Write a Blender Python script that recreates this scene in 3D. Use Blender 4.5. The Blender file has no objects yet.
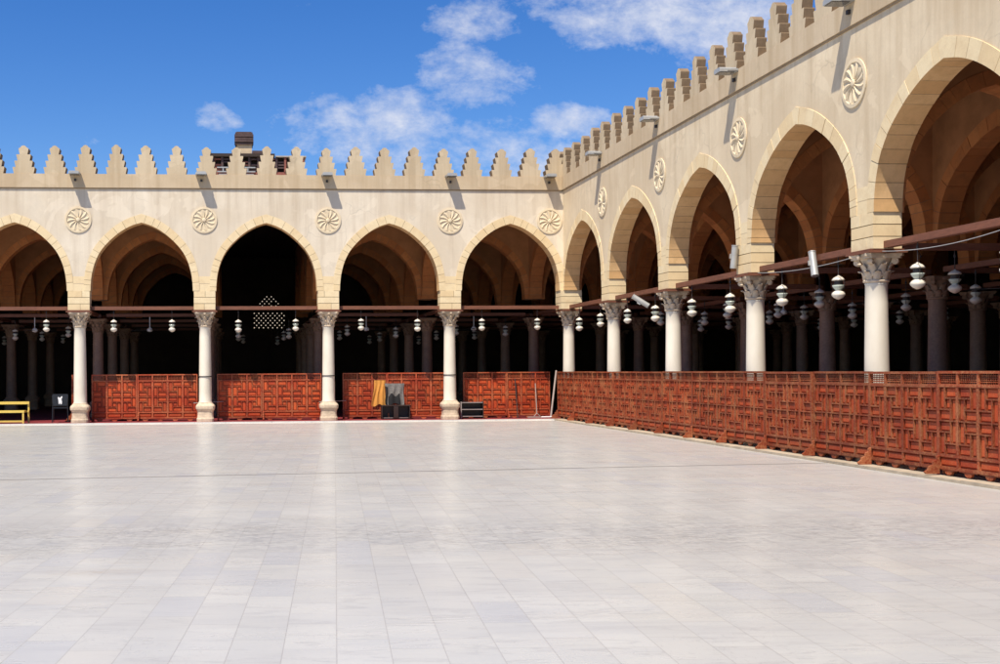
import bpy, math, random
from math import sin, cos, pi, radians as R
from mathutils import Vector, Matrix
random.seed(7)
S = bpy.context.scene
C = S.collection

# ------------------------------------------------------------------ helpers
class MB:
    """collects geometry for ONE mesh object"""
    def __init__(s): s.v=[]; s.f=[]; s.m=[]; s.sm=[]
    def add(s, vs, fs, mi=0, smooth=False):
        n=len(s.v); s.v+= [tuple(p) for p in vs]
        for f in fs: s.f.append([n+i for i in f]); s.m.append(mi); s.sm.append(smooth)
    def box(s, a, b, mi=0, ch=0):
        x0,y0,z0=a; x1,y1,z1=b
        if x0>x1:x0,x1=x1,x0
        if y0>y1:y0,y1=y1,y0
        if z0>z1:z0,z1=z1,z0
        s.add([(x0,y0,z0),(x1,y0,z0),(x1,y1,z0),(x0,y1,z0),(x0,y0,z1),(x1,y0,z1),(x1,y1,z1),(x0,y1,z1)],
              [(0,3,2,1),(4,5,6,7),(0,1,5,4),(1,2,6,5),(2,3,7,6),(3,0,4,7)],mi)
    def raised(s, x0,x1,z0,z1,yb,yf,bev,mi=0):
        """panel lying in XZ, from yb out to yf (front), with bevelled edges"""
        b=bev
        vs=[(x0,yb,z0),(x1,yb,z0),(x1,yb,z1),(x0,yb,z1),(x0+b,yf,z0+b),(x1-b,yf,z0+b),(x1-b,yf,z1-b),(x0+b,yf,z1-b)]
        s.add(vs,[(4,5,6,7),(0,1,5,4),(1,2,6,5),(2,3,7,6),(3,0,4,7)],mi)
    def tube(s, p, q, r, n=8, r2=None, mi=0, cap=True):
        p=Vector(p);q=Vector(q); d=(q-p).normalized(); r2=r if r2 is None else r2
        a=d.orthogonal().normalized(); b=d.cross(a)
        vs=[p+(a*cos(2*pi*i/n)+b*sin(2*pi*i/n))*r for i in range(n)]+[q+(a*cos(2*pi*i/n)+b*sin(2*pi*i/n))*r2 for i in range(n)]
        fs=[(i,(i+1)%n,n+(i+1)%n,n+i) for i in range(n)]
        s.add(vs,fs,mi,True)
        if cap: s.add(vs,[tuple(range(n))[::-1],tuple(range(n,2*n))],mi)
    def lathe(s, prof, n=24, c=(0,0), mi=0, smooth=True, sq=None):
        """prof [(r,z)]; sq = superellipse exponent for a rounded square section"""
        vs=[]
        for r,z in prof:
            for i in range(n):
                t=2*pi*(i+.5)/n; k=1
                if sq: k=1/((abs(cos(t))**sq+abs(sin(t))**sq)**(1/sq))
                vs.append((c[0]+r*k*cos(t),c[1]+r*k*sin(t),z))
        fs=[]
        for j in range(len(prof)-1):
            for i in range(n):
                fs.append((j*n+i,j*n+(i+1)%n,(j+1)*n+(i+1)%n,(j+1)*n+i))
        s.add(vs,fs,mi,smooth)
        m=len(prof)-1
        s.add(vs[:n],[tuple(range(n))[::-1]],mi); s.add(vs[m*n:],[tuple(range(n))],mi)
    def prism(s, poly, y0, y1, mi=0, side=None):
        """poly [(x,z)] counter-clockwise seen from -Y; extruded y0 (front) to y1"""
        n=len(poly)
        vs=[(x,y0,z) for x,z in poly]+[(x,y1,z) for x,z in poly]
        s.add(vs,[tuple(range(n)),tuple(range(2*n-1,n-1,-1))],mi)
        s.add(vs,[(i,n+i,n+(i+1)%n,(i+1)%n) for i in range(n)],mi if side is None else side)
    def build(s, name, mats, parent=None):
        me=bpy.data.meshes.new(name); me.from_pydata(s.v,[],s.f)
        if not isinstance(mats,(list,tuple)): mats=[mats]
        for m in mats: me.materials.append(m)
        me.polygons.foreach_set('material_index',s.m); me.polygons.foreach_set('use_smooth',s.sm)
        me.update()
        o=bpy.data.objects.new(name,me); C.objects.link(o)
        if parent: o.parent=parent
        return o
    def xf(s, M, start=0):
        for i in range(start,len(s.v)): s.v[i]=tuple(M@Vector(s.v[i]))
def tag(o,label=None,cat=None,group=None,kind=None):
    for k,v in (('label',label),('category',cat),('group',group),('kind',kind)):
        if v: o[k]=v
    return o
def empty(name,loc,rz=0):
    o=bpy.data.objects.new(name,None); C.objects.link(o); o.location=loc; o.rotation_euler=(0,0,rz); o.empty_display_size=.2
    return o
def kids(o): return [c for c in C.objects if c.parent==o]
KIDS={}
def copy_tree(o,parent=None):
    c=o.copy(); C.objects.link(c); c.parent=parent
    if o.name not in KIDS: KIDS[o.name]=kids(o)
    for ch in KIDS[o.name]: copy_tree(ch,c)
    return c
ORD=['first','second','third','fourth','fifth','sixth','seventh','eighth','ninth','tenth']

# ------------------------------------------------------------------ materials
class NT:
    def __init__(s,tree): s.t=tree; s.n=tree.nodes; s.l=tree.links
    def new(s,typ,**kw):
        n=s.n.new(typ)
        for k,v in kw.items():
            if k.startswith('i_'):
                n.inputs[k[2:].replace('_',' ')].default_value=v
            else: setattr(n,k,v)
        return n
    def link(s,a,b): s.l.new(a,b)
    def math(s,op,a,b=None,c=None,clamp=False):
        n=s.n.new('ShaderNodeMath'); n.operation=op; n.use_clamp=clamp
        for i,v in enumerate((a,b,c)):
            if v is None: continue
            if isinstance(v,(int,float)): n.inputs[i].default_value=v
            else: s.l.new(v,n.inputs[i])
        return n.outputs[0]
    def mix(s,fac,a,b,mode='MIX'):
        n=s.n.new('ShaderNodeMix'); n.data_type='RGBA'; n.blend_type=mode
        for i,v in ((0,fac),(6,a),(7,b)):
            if isinstance(v,(int,float)): n.inputs[i].default_value=v
            elif isinstance(v,(tuple,list)): n.inputs[i].default_value=(*v[:3],1)
            else: s.l.new(v,n.inputs[i])
        return n.outputs[2]
    def noise(s,vec,scale,detail=4,rough=.6,dist=0):
        n=s.n.new('ShaderNodeTexNoise'); n.inputs['Scale'].default_value=scale; n.inputs['Detail'].default_value=detail
        n.inputs['Roughness'].default_value=rough; n.inputs['Distortion'].default_value=dist
        if vec is not None: s.l.new(vec,n.inputs['Vector'])
        return n.outputs['Fac']
    def ramp(s,fac,pts):
        n=s.n.new('ShaderNodeValToRGB'); e=n.color_ramp.elements
        while len(e)<len(pts): e.new(.5)
        for i,(p,c) in enumerate(pts):
            e[i].position=p; e[i].color=(c,c,c,1) if isinstance(c,(int,float)) else (*c,1)
        s.l.new(fac,n.inputs[0]); return n.outputs[0]
    def mapping(s,vec,scale=(1,1,1),rot=(0,0,0),loc=(0,0,0)):
        n=s.n.new('ShaderNodeMapping'); n.inputs['Scale'].default_value=scale; n.inputs['Rotation'].default_value=rot; n.inputs['Location'].default_value=loc
        s.l.new(vec,n.inputs['Vector']); return n.outputs[0]
def mat(name):
    m=bpy.data.materials.new(name); m.use_nodes=True
    t=NT(m.node_tree); b=t.n['Principled BSDF']
    return m,t,b
def simple(name,col,rough=.7,metal=0,var=.25,scale=6,bump=.15,bdist=.01,spec=.5,worldpos=True,col2=None,perobj=0,stretch=(1,1,1)):
    m,t,b=mat(name)
    g=t.new('ShaderNodeNewGeometry'); tc=t.new('ShaderNodeTexCoord')
    vec=g.outputs['Position'] if worldpos else tc.outputs['Object']
    v=t.mapping(vec,stretch)
    n1=t.noise(v,scale,6,.62); n2=t.noise(v,scale*.18,3,.5)
    f=t.math('ADD',t.math('MULTIPLY',n1,.6),t.math('MULTIPLY',n2,.4))
    f=t.ramp(f,[(.3,0),(.7,1)])
    lo=tuple(c*(1-var) for c in col) if col2 is None else col2
    c=t.mix(f,lo,tuple(min(1,c*(1+var*.35)) for c in col))
    if perobj:
        oi=t.new('ShaderNodeObjectInfo')
        k=t.math('MULTIPLY_ADD',oi.outputs['Random'],perobj,1-perobj/2)
        vm=t.new('ShaderNodeVectorMath',operation='SCALE'); t.link(c,vm.inputs[0]); t.link(k,vm.inputs['Scale']); c=vm.outputs[0]
    t.link(c,b.inputs['Base Color']); b.inputs['Roughness'].default_value=rough; b.inputs['Metallic'].default_value=metal
    b.inputs['Specular IOR Level'].default_value=spec
    if bump:
        bp=t.new('ShaderNodeBump'); bp.inputs['Strength'].default_value=bump; bp.inputs['Distance'].default_value=bdist
        t.link(n1,bp.inputs['Height']); t.link(bp.outputs[0],b.inputs['Normal'])
    return m
M={}
def plaster(name,base,stain,streak,amt=.55):
    m,t,b=mat(name)
    g=t.new('ShaderNodeNewGeometry'); p=g.outputs['Position']
    big=t.noise(p,.55,5,.6,.4); mid=t.noise(p,2.6,6,.65,.6); fine=t.noise(p,28,4,.7)
    st=t.noise(t.mapping(p,(3.2,3.2,.22)),1.0,5,.65,.2)
    c=t.mix(t.ramp(big,[(.38,0),(.66,1)]),stain,base)
    c=t.mix(t.math('MULTIPLY',t.ramp(mid,[(.5,0),(.72,1)]),amt*.6),c,tuple(x*.82 for x in base))
    c=t.mix(t.math('MULTIPLY',t.ramp(st,[(.50,0),(.70,1)]),amt*.55),c,streak)
    c=t.mix(t.math('MULTIPLY',t.ramp(fine,[(.35,1),(.6,0)]),.12),c,tuple(x*.6 for x in base))
    pt=t.noise(p,.9,3,.5,.8); c=t.mix(t.math('MULTIPLY',t.ramp(pt,[(.585,0),(.60,1)]),.35),c,tuple(min(1,x*1.10) for x in base))
    pt2=t.noise(t.mapping(p,(1,1,1),(0,0,0),(9,4,2)),1.3,5,.6,1.0); c=t.mix(t.math('MULTIPLY',t.ramp(pt2,[(.60,0),(.64,1)]),.5),c,stain)
    sz=t.new('ShaderNodeSeparateXYZ'); t.link(p,sz.inputs[0])
    dr=t.math('MULTIPLY',t.ramp(t.noise(t.mapping(p,(4.5,4.5,.12)),1.0,4,.6,.1),[(.48,0),(.66,1)]),t.math('MULTIPLY_ADD',sz.outputs[2],.9,-5.25,clamp=True))
    c=t.mix(t.math('MULTIPLY',dr,.45),c,streak)
    cr=t.new('ShaderNodeTexVoronoi'); cr.feature='DISTANCE_TO_EDGE'; cr.inputs['Scale'].default_value=.55
    dn=t.new('ShaderNodeTexNoise'); dn.inputs['Scale'].default_value=1.7; t.link(p,dn.inputs['Vector'])
    va=t.new('ShaderNodeVectorMath',operation='MULTIPLY_ADD'); t.link(dn.outputs['Color'],va.inputs[0]); va.inputs[1].default_value=(.9,.9,.9); t.link(p,va.inputs[2])
    t.link(va.outputs[0],cr.inputs['Vector'])
    ck=t.math('MULTIPLY',t.ramp(cr.outputs[0],[(0,1),(.012,0)]),t.ramp(big,[(.5,0),(.62,.35)]))
    c=t.mix(ck,c,tuple(x*.5 for x in base))
    t.link(c,b.inputs['Base Color']); b.inputs['Roughness'].default_value=.9; b.inputs['Specular IOR Level'].default_value=.2
    bp=t.new('ShaderNodeBump'); bp.inputs['Strength'].default_value=.35; bp.inputs['Distance'].default_value=.012
    h=t.math('ADD',t.math('MULTIPLY',mid,.7),t.math('MULTIPLY',fine,.25)); t.link(h,bp.inputs['Height']); t.link(bp.outputs[0],b.inputs['Normal'])
    return m
M['plaster']=plaster('lime_plaster',(.72,.625,.485),(.62,.52,.385),(.46,.36,.25),.9)
M['plaster_side']=plaster('weathered_plaster',(.71,.585,.405),(.60,.475,.315),(.44,.32,.19),.8)
M['band']=plaster('parapet_plaster',(.58,.46,.31),(.50,.38,.24),(.40,.29,.17),.8)
M['merlon']=plaster('merlon_plaster',(.58,.47,.32),(.50,.39,.25),(.38,.28,.17),.8)
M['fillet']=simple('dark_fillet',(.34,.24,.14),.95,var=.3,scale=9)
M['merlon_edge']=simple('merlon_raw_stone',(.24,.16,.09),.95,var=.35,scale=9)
def stone(name,a,b2,c3,rough=.85):
    m,t,b=mat(name)
    at=t.new('ShaderNodeAttribute'); at.attribute_name='blk'
    g=t.new('ShaderNodeNewGeometry'); p=g.outputs['Position']
    n=t.noise(p,5,6,.65,.3); f=t.noise(p,40,3,.7)
    c=t.mix(at.outputs['Fac'],a,b2)
    c=t.mix(t.math('MULTIPLY',t.ramp(n,[(.45,0),(.75,1)]),.6),c,c3)
    c=t.mix(t.math('MULTIPLY',t.ramp(f,[(.3,1),(.55,0)]),.2),c,tuple(x*.6 for x in a))
    t.link(c,b.inputs['Base Color']); b.inputs['Roughness'].default_value=rough; b.inputs['Specular IOR Level'].default_value=.25
    bp=t.new('ShaderNodeBump'); bp.inputs['Strength'].default_value=.3; bp.inputs['Distance'].default_value=.01
    t.link(n,bp.inputs['Height']); t.link(bp.outputs[0],b.inputs['Normal'])
    return m
M['stone']=stone('yellow_limestone',(.76,.62,.39),(.70,.53,.30),(.58,.42,.24))
M['soffit']=stone('shade_tinted_limestone',(.73,.475,.235),(.63,.37,.16),(.48,.29,.12))  # same limestone, with the soffits' shade and warm bounce painted into its colour
M['rosette']=stone('carved_rosette_stone',(.70,.58,.40),(.70,.56,.36),(.50,.37,.22))
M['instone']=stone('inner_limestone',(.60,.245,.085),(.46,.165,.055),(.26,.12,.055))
M['mortar']=simple('mortar',(.24,.17,.11),.95,bump=0)
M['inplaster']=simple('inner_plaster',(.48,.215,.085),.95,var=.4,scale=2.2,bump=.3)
M['marble_col']=simple('column_marble',(.74,.68,.56),.5,var=.12,scale=3,bump=.05,perobj=.10,stretch=(1,1,.4),col2=(.62,.54,.42))
M['capital']=simple('carved_capital_stone',(.60,.47,.33),.85,var=.4,scale=14,bump=.4,perobj=.15)
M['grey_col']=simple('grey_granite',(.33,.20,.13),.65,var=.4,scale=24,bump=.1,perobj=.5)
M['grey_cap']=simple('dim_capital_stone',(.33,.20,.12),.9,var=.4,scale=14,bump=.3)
M['iron']=simple('dark_iron',(.05,.04,.035),.6,metal=.3,bump=0)
M['beam']=simple('red_brown_beam_wood',(.19,.066,.032),.65,var=.45,scale=7,bump=.2,stretch=(1,1,6))
M['rearwall']=simple('shade_darkened_rear_wall',(.06,.042,.03),.95,var=.4,scale=2)  # near-black base colour stands in for the deep shade of the halls
M['cablegrey']=simple('grey_cable',(.32,.31,.30),.6,bump=0)
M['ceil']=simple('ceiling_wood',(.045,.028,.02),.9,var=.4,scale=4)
M['roof']=simple('roof_screed',(.4,.36,.3),.95)
M['kerb']=simple('kerb_stone',(.46,.37,.26),.85,var=.4,scale=5,bump=.4)
M['ground']=simple('pale_ground',(.42,.38,.31),.95,var=.2,scale=.3)
M['carpet']=simple('red_carpet',(.20,.014,.018),.95,var=.4,scale=12,bump=.2)
M['lampwhite']=simple('milk_glass',(.68,.61,.50),.18,var=.12,scale=20,bump=0,perobj=.12)
M['lampgreen']=simple('greenish_glass',(.50,.54,.45),.12,var=.15,scale=20,bump=0)
M['grey_metal']=simple('grey_painted_metal',(.44,.43,.40),.45,metal=.3,var=.2,bump=0)
M['white_paint']=simple('white_enamel',(.80,.79,.76),.4,var=.08,bump=0)
M['glassdark']=simple('lamp_front_glass',(.10,.10,.10),.1,bump=0)
M['yellow']=simple('yellow_paint',(.70,.50,.10),.5,var=.2,scale=20)
M['black']=simple('black_plastic',(.012,.013,.016),.4,bump=0)
M['darkwood']=simple('dark_varnished_wood',(.035,.016,.010),.5,var=.5,scale=14)
M['greyedge']=simple('grey_shelf_edge',(.33,.28,.26),.6)
M['orange']=simple('orange_cloth',(.58,.25,.045),.95,var=.2,scale=12,bump=.3)
M['greycloth']=simple('grey_cloth',(.22,.20,.18),.95,var=.6,scale=25,bump=.3)
M['blackcloth']=simple('black_cloth',(.014,.013,.014),.95)
M['pole']=simple('pale_pole',(.36,.28,.24),.5,bump=0)
M['turretwood']=simple('weathered_purple_wood',(.10,.06,.055),.9,var=.6,scale=8)
M['brick']=simple('red_brick',(.30,.10,.07),.9,var=.4,scale=9)
M['tan']=simple('tan_render',(.58,.44,.28),.9)

def wood(name,c1,c2,worn,wamt,coat=.1):
    m,t,b=mat(name)
    tc=t.new('ShaderNodeTexCoord'); g=t.new('ShaderNodeNewGeometry'); oi=t.new('ShaderNodeObjectInfo')
    at=t.new('ShaderNodeAttribute'); at.attribute_name='blk'
    p=g.outputs['Position']
    grain=t.noise(t.mapping(p,(9,9,9)),3,5,.65,1.2); patch=t.noise(p,2.3,4,.6); fine=t.noise(p,34,4,.7)
    c=t.mix(at.outputs['Fac'],c1,c2)
    c=t.mix(t.math('MULTIPLY',t.ramp(grain,[(.4,0),(.7,1)]),.5),c,tuple(x*.45 for x in c1))
    w=t.math('MULTIPLY',t.ramp(t.math('ADD',t.math('MULTIPLY',fine,.6),t.math('MULTIPLY',patch,.5)),[(.50,0),(.66,1)]),wamt)
    c=t.mix(w,c,worn)
    k=t.math('MULTIPLY_ADD',oi.outputs['Random'],.45,.82)
    vm=t.new('ShaderNodeVectorMath',operation='SCALE'); t.link(c,vm.inputs[0]); t.link(k,vm.inputs['Scale'])
    t.link(vm.outputs[0],b.inputs['Base Color']); b.inputs['Roughness'].default_value=.55
    b.inputs['Specular IOR Level'].default_value=.3
    bp=t.new('ShaderNodeBump'); bp.inputs['Strength'].default_value=.3; bp.inputs['Distance'].default_value=.004
    t.link(fine,bp.inputs['Height']); t.link(bp.outputs[0],b.inputs['Normal'])
    return m
M['redboard']=wood('red_stained_board',(.50,.070,.015),(.33,.034,.009),(.50,.14,.04),.35)
M['redmould']=wood('red_stained_moulding',(.36,.050,.016),(.22,.030,.011),(.50,.20,.08),.55)
M['brownboard']=wood('sun_worn_red_board',(.42,.060,.015),(.24,.028,.009),(.48,.15,.05),.32)
M['brownmould']=wood('sun_worn_moulding',(.27,.048,.016),(.16,.026,.010),(.55,.28,.12),.34)

# courtyard marble: long narrow slabs, laid a few degrees off the walls
YAW=.0767
def marble():
    m,t,b=mat('courtyard_marble')
    g=t.new('ShaderNodeNewGeometry'); p=g.outputs['Position']
    v=t.mapping(p,(1,1,1),(0,0,pi/2+YAW))      # strips run away from the entrance
    br=t.new('ShaderNodeTexBrick'); t.link(v,br.inputs['Vector'])
    br.offset=.37; br.offset_frequency=2; br.squash=1
    for k,val in (('Scale',1),('Mortar Size',.0035),('Mortar Smooth',.3),('Bias',0),('Brick Width',.66),('Row Height',.2955)): br.inputs[k].default_value=val
    br.inputs['Color1'].default_value=(0,0,0,1); br.inputs['Color2'].default_value=(1,1,1,1); br.inputs['Mortar'].default_value=(.5,.5,.5,1)
    tile=br.outputs['Color']; mort=br.outputs['Fac']
    # per-slab random shift of the veins
    sc=t.new('ShaderNodeVectorMath',operation='MULTIPLY_ADD'); t.link(tile,sc.inputs[0]); sc.inputs[1].default_value=(7,3,5); t.link(v,sc.inputs[2])
    vein=t.noise(t.mapping(sc.outputs[0],(5.5,.9,1)),1.1,8,.68,1.1)
    cloud=t.noise(t.mapping(sc.outputs[0],(2.2,.8,1)),.8,5,.6,.5)
    dirt=t.noise(p,.33,5,.6,.3); dirt2=t.noise(t.mapping(p,(.5,2.4,1)),.7,6,.7,.4)
    c=t.mix(tile,(.452,.440,.408),(.492,.480,.447))
    c=t.mix(t.math('MULTIPLY',t.ramp(cloud,[(.42,0),(.7,1)]),.5),c,(.39,.388,.385))
    c=t.mix(t.math('MULTIPLY',t.ramp(vein,[(.55,0),(.585,1),(.62,0)]),.42),c,(.28,.272,.268))
    c=t.mix(t.math('MULTIPLY',t.ramp(dirt,[(.45,0),(.7,1)]),.35),c,(.40,.375,.345))
    c=t.mix(t.math('MULTIPLY',t.ramp(dirt2,[(.52,0),(.68,1)]),.35),c,(.32,.305,.29))
    # a worn, grey-veined stretch across the court
    sp=t.new('ShaderNodeSeparateXYZ'); t.link(t.mapping(p,(1,1,1),(0,0,YAW)),sp.inputs[0])
    d=t.math('DIVIDE',t.math('SUBTRACT',sp.outputs[1],11.2),1.5)
    band=t.math('SUBTRACT',1,t.math('MULTIPLY',d,d),clamp=True)
    scr=t.noise(t.mapping(p,(2.2,6.5,1)),2.6,9,.8,1.6)
    c=t.mix(t.math('MULTIPLY',t.math('MULTIPLY',t.ramp(scr,[(.50,0),(.54,1)]),band),.55),c,(.19,.187,.19))
    # one slab stained brownish-yellow on the left
    e=t.new('ShaderNodeVectorMath',operation='SUBTRACT'); t.link(p,e.inputs[0]); e.inputs[1].default_value=(-1.15,9.3,0)
    l=t.new('ShaderNodeVectorMath',operation='LENGTH'); t.link(t.mapping(e.outputs[0],(1,2.2,1)),l.inputs[0])
    c=t.mix(t.math('MULTIPLY',t.ramp(l.outputs['Value'],[(.05,1),(.55,0)]),t.ramp(scr,[(.45,0),(.62,.6)])),c,(.30,.22,.13))
    # fine dark veins and scuffs, clustered
    vn=t.noise(t.mapping(sc.outputs[0],(3,9,1),(0,0,.25)),2.4,10,.75,2.2); cl=t.noise(p,.55,3,.5)
    c=t.mix(t.math('MULTIPLY',t.math('MULTIPLY',t.ramp(vn,[(.59,0),(.615,1),(.64,0)]),t.ramp(cl,[(.46,0),(.6,1)])),.6),c,(.17,.165,.17))
    # a few replaced slabs, slightly greyer or warmer
    tv=t.new('ShaderNodeSeparateColor'); t.link(tile,tv.inputs[0])
    c=t.mix(t.math('MULTIPLY',t.ramp(tv.outputs[0],[(.93,0),(.935,1)]),.5),c,(.37,.37,.38))
    c=t.mix(t.math('MULTIPLY',t.ramp(tv.outputs[0],[(.055,1),(.06,0)]),.4),c,(.50,.47,.42))
    c=t.mix(t.math('MULTIPLY',mort,.45),c,(.22,.20,.18))
    t.link(c,b.inputs['Base Color'])
    r=t.math('MULTIPLY_ADD',dirt2,.24,.17); t.link(r,b.inputs['Roughness']); b.inputs['Specular IOR Level'].default_value=.42
    bp=t.new('ShaderNodeBump'); bp.inputs['Strength'].default_value=.12; bp.inputs['Distance'].default_value=.004; bp.invert=True
    t.link(mort,bp.inputs['Height']); t.link(bp.outputs[0],b.inputs['Normal'])
    return m
M['marble']=marble()
M['border']=simple('border_marble',(.62,.59,.54),.35,var=.15,scale=4,bump=.05)
M['groove']=simple('drain_joint',(.30,.27,.24),.9,bump=0)

def blk(o,vals):
    a=o.data.attributes.new('blk','FLOAT','FACE'); a.data.foreach_set('value',vals)
def build_blk(mb,name,mats,parent,groups):
    """groups = per-face random value list"""
    o=mb.build(name,mats,parent); blk(o,groups); return o

# ------------------------------------------------------------------ layout
GX,GY=3.70,4.48
X0,Y0=9.98,36.15           # corner column
T=.22                      # half thickness of the arcade walls
FL=.045                     # floor of the halls
ZC=3.30                    # top of capitals
ZS=3.94; ZT=6.96
BX=[X0-GX*i for i in range(0,8)]       # back columns, right to left
RY=[Y0-GY*i for i in range(0,8)]       # right columns, far to near
CY,CX=RY[-1]-1,BX[-1]

def arch_pts(a,h,n=13):
    """inner half profile from springing (a,0) to apex (0,h)"""
    P=[(1,0),(.993,.12),(.965,.27),(.90,.435),(.79,.59),(.62,.735),(.41,.865),(.20,.952),(0,1)]
    out=[]
    for k in range(n+1):
        s=k/n*(len(P)-1); i=min(int(s),len(P)-2); f=s-i
        p0=P[max(i-1,0)] if i>0 else (1,-.12); p1=P[i]; p2=P[i+1]; p3=P[min(i+2,len(P)-1)] if i+2<len(P) else (-.2,1.045)
        q=[]
        for c in (0,1):
            q.append(.5*((2*p1[c])+(-p0[c]+p2[c])*f+(2*p0[c]-5*p1[c]+4*p2[c]-p3[c])*f*f+(-p0[c]+3*p1[c]-3*p2[c]+p3[c])*f**3))
        out.append((q[0]*a,q[1]*h))
    out[-1]=(0,h)
    return out
def outer_pts(inner,w0,w1):
    out=[]
    n=len(inner)-1
    for i,(x,z) in enumerate(inner):
        a=inner[max(i-1,0)]; b=inner[min(i+1,n)]
        dx,dz=b[0]-a[0],b[1]-a[1]; L=math.hypot(dx,dz); nx,nz=dz/L,-dx/L
        w=w0+(w1-w0)*i/n
        if i==n: out.append((0,z+w*1.06))
        elif i==0: out.append((x+w,z))
        else: out.append((max(x+nx*w,.02),z+nz*w))
    return out
class Arch:
    def __init__(s,L,pw,apex,w0,w1,n):
        s.L=L; s.a=L/2-pw; s.h=apex-ZS
        s.inn=arch_pts(s.a,s.h,n); s.out=outer_pts(s.inn,w0,w1); s.w0=w0
    def full(s,pts,zo=0):  # left to right over the apex, local x about bay centre
        return [(-x,z+zo) for x,z in pts]+[(x,z+zo) for x,z in pts[::-1]][1:]
AB=Arch(GX,.345,5.97,.19,.245,32)
AR=Arch(GY,.36,5.83,.20,.29,36)

def wall_mesh(mb,arch,x0,ztop,t,holes=True,zlow=None,mi_front=0,mi_in=1,back=True):
    """plaster of one bay, local: bay spans x0..x0+L; opening = outer curve of the voussoir ring"""
    L=arch.L; cx=x0+L/2
    o=[(cx+x,z) for x,z in arch.full(arch.out,ZS)]
    # stone spandrel foot starts at ZS: columns of quads up to the top
    xs=[p[0] for p in o]
    ps=[(x0,ZS)]+o+[(x0+L,ZS)]
    for sy,fl in ((-t,False),(t,True)):
        if fl and not back: continue
        vs=[];fs=[]
        for x,z in ps: vs+= [(x,sy,z),(x,sy,ztop)]
        for i in range(len(ps)-1):
            if abs(ps[i][0]-ps[i+1][0])<1e-5: continue
            q=(2*i,2*i+2,2*i+3,2*i+1)
            fs.append(q[::-1] if fl else q)
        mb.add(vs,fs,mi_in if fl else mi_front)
    mb.add([(x0,-t,ztop),(x0+L,-t,ztop),(x0+L,t,ztop),(x0,t,ztop)],[(0,1,2,3)],mi_in)
def ring_mesh(arch,t,proud=.012,gap=.0045,rnd=random):
    """voussoir ring centred on x=0: separate wedge stones over a recessed mortar core"""
    mb=MB(); vals=[]
    I=arch.full(arch.inn,ZS); O=arch.full(arch.out,ZS)
    n=len(I)
    def wedge(i0,i1,o0,o1,y0,y1,mi,val):
        vs=[(i0[0],y0,i0[1]),(i1[0],y0,i1[1]),(o1[0],y0,o1[1]),(o0[0],y0,o0[1]),
            (i0[0],y1,i0[1]),(i1[0],y1,i1[1]),(o1[0],y1,o1[1]),(o0[0],y1,o0[1])]
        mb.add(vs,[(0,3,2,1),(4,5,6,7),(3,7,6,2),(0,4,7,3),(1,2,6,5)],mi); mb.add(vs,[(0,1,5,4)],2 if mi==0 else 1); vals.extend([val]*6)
    def lerp(a,b,f): return (a[0]+(b[0]-a[0])*f,a[1]+(b[1]-a[1])*f)
    k=0
    while k<n-1:
        span=min(rnd.choice((2,3,3,3,4)),n-1-k)
        if n-1-(k+span)==1: span+=1
        d=rnd.uniform(-.003,.006); v=rnd.random()
        for q in range(k,k+span):
            L=math.hypot(I[q+1][0]-I[q][0],I[q+1][1]-I[q][1]); Lo=max(math.hypot(O[q+1][0]-O[q][0],O[q+1][1]-O[q][1]),.01)
            g0=gap/L if q==k else 0; g1=gap/L if q==k+span-1 else 0
            h0=gap/Lo if q==k else 0; h1=gap/Lo if q==k+span-1 else 0
            wedge(lerp(I[q],I[q+1],g0),lerp(I[q],I[q+1],1-g1),lerp(O[q],O[q+1],h0),lerp(O[q],O[q+1],1-h1),-t-proud-d,t+proud+d,0,v)
            m=.02; i0,i1,o0,o1=I[q],I[q+1],O[q],O[q+1]
            wedge(lerp(i0,o0,m/.25),lerp(i1,o1,m/.25),lerp(o0,i0,.012),lerp(o1,i1,.012),-t-proud+.012,t+proud-.012,1,.5)
        k+=span
    return mb,vals
def pier_mesh(hw,t,z0,z1,courses,rnd,proud=.004,joint=.014):
    """squared blocks of a pier centred on x=0"""
    mb=MB(); vals=[]
    mb.box((-hw+.02,-t+.02,z0+.01),(hw-.02,t-.02,z1-.01),1); vals+=[.5]*6
    zs=[z0+(z1-z0)*i/courses for i in range(courses+1)]
    for i in range(courses):
        cut=hw*rnd.uniform(-.4,.4)
        segs=[(-hw,hw)] if (i%2 or hw<.3) else [(-hw,cut-joint/2),(cut+joint/2,hw)]
        for a,b in segs:
            e=rnd.uniform(0,.004)
            mb.box((a-e,-t-proud-e,zs[i]+joint/2*(i>0)),(b+e,t+proud+e,zs[i+1]-joint/2*(i<courses-1)),0); vals+=[rnd.random()]*6
    return mb,vals

# shared meshes ------------------------------------------------------------
def mesh_of(mbv,name,mats):
    mb,vals=mbv; o=mb.build(name,mats); blk(o,vals); me=o.data; bpy.data.objects.remove(o); return me
def link_mesh(name,me,parent,loc=(0,0,0),rz=0):
    o=bpy.data.objects.new(name,me); C.objects.link(o); o.parent=parent; o.location=loc; o.rotation_euler=(0,0,rz); return o
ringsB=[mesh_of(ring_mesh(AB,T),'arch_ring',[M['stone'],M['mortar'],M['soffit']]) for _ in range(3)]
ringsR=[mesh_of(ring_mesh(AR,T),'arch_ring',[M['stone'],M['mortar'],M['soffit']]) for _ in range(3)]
TI=.20
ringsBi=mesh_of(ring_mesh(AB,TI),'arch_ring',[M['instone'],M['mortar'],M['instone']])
ringsRi=mesh_of(ring_mesh(AR,TI),'arch_ring',[M['instone'],M['mortar'],M['instone']])
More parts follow.
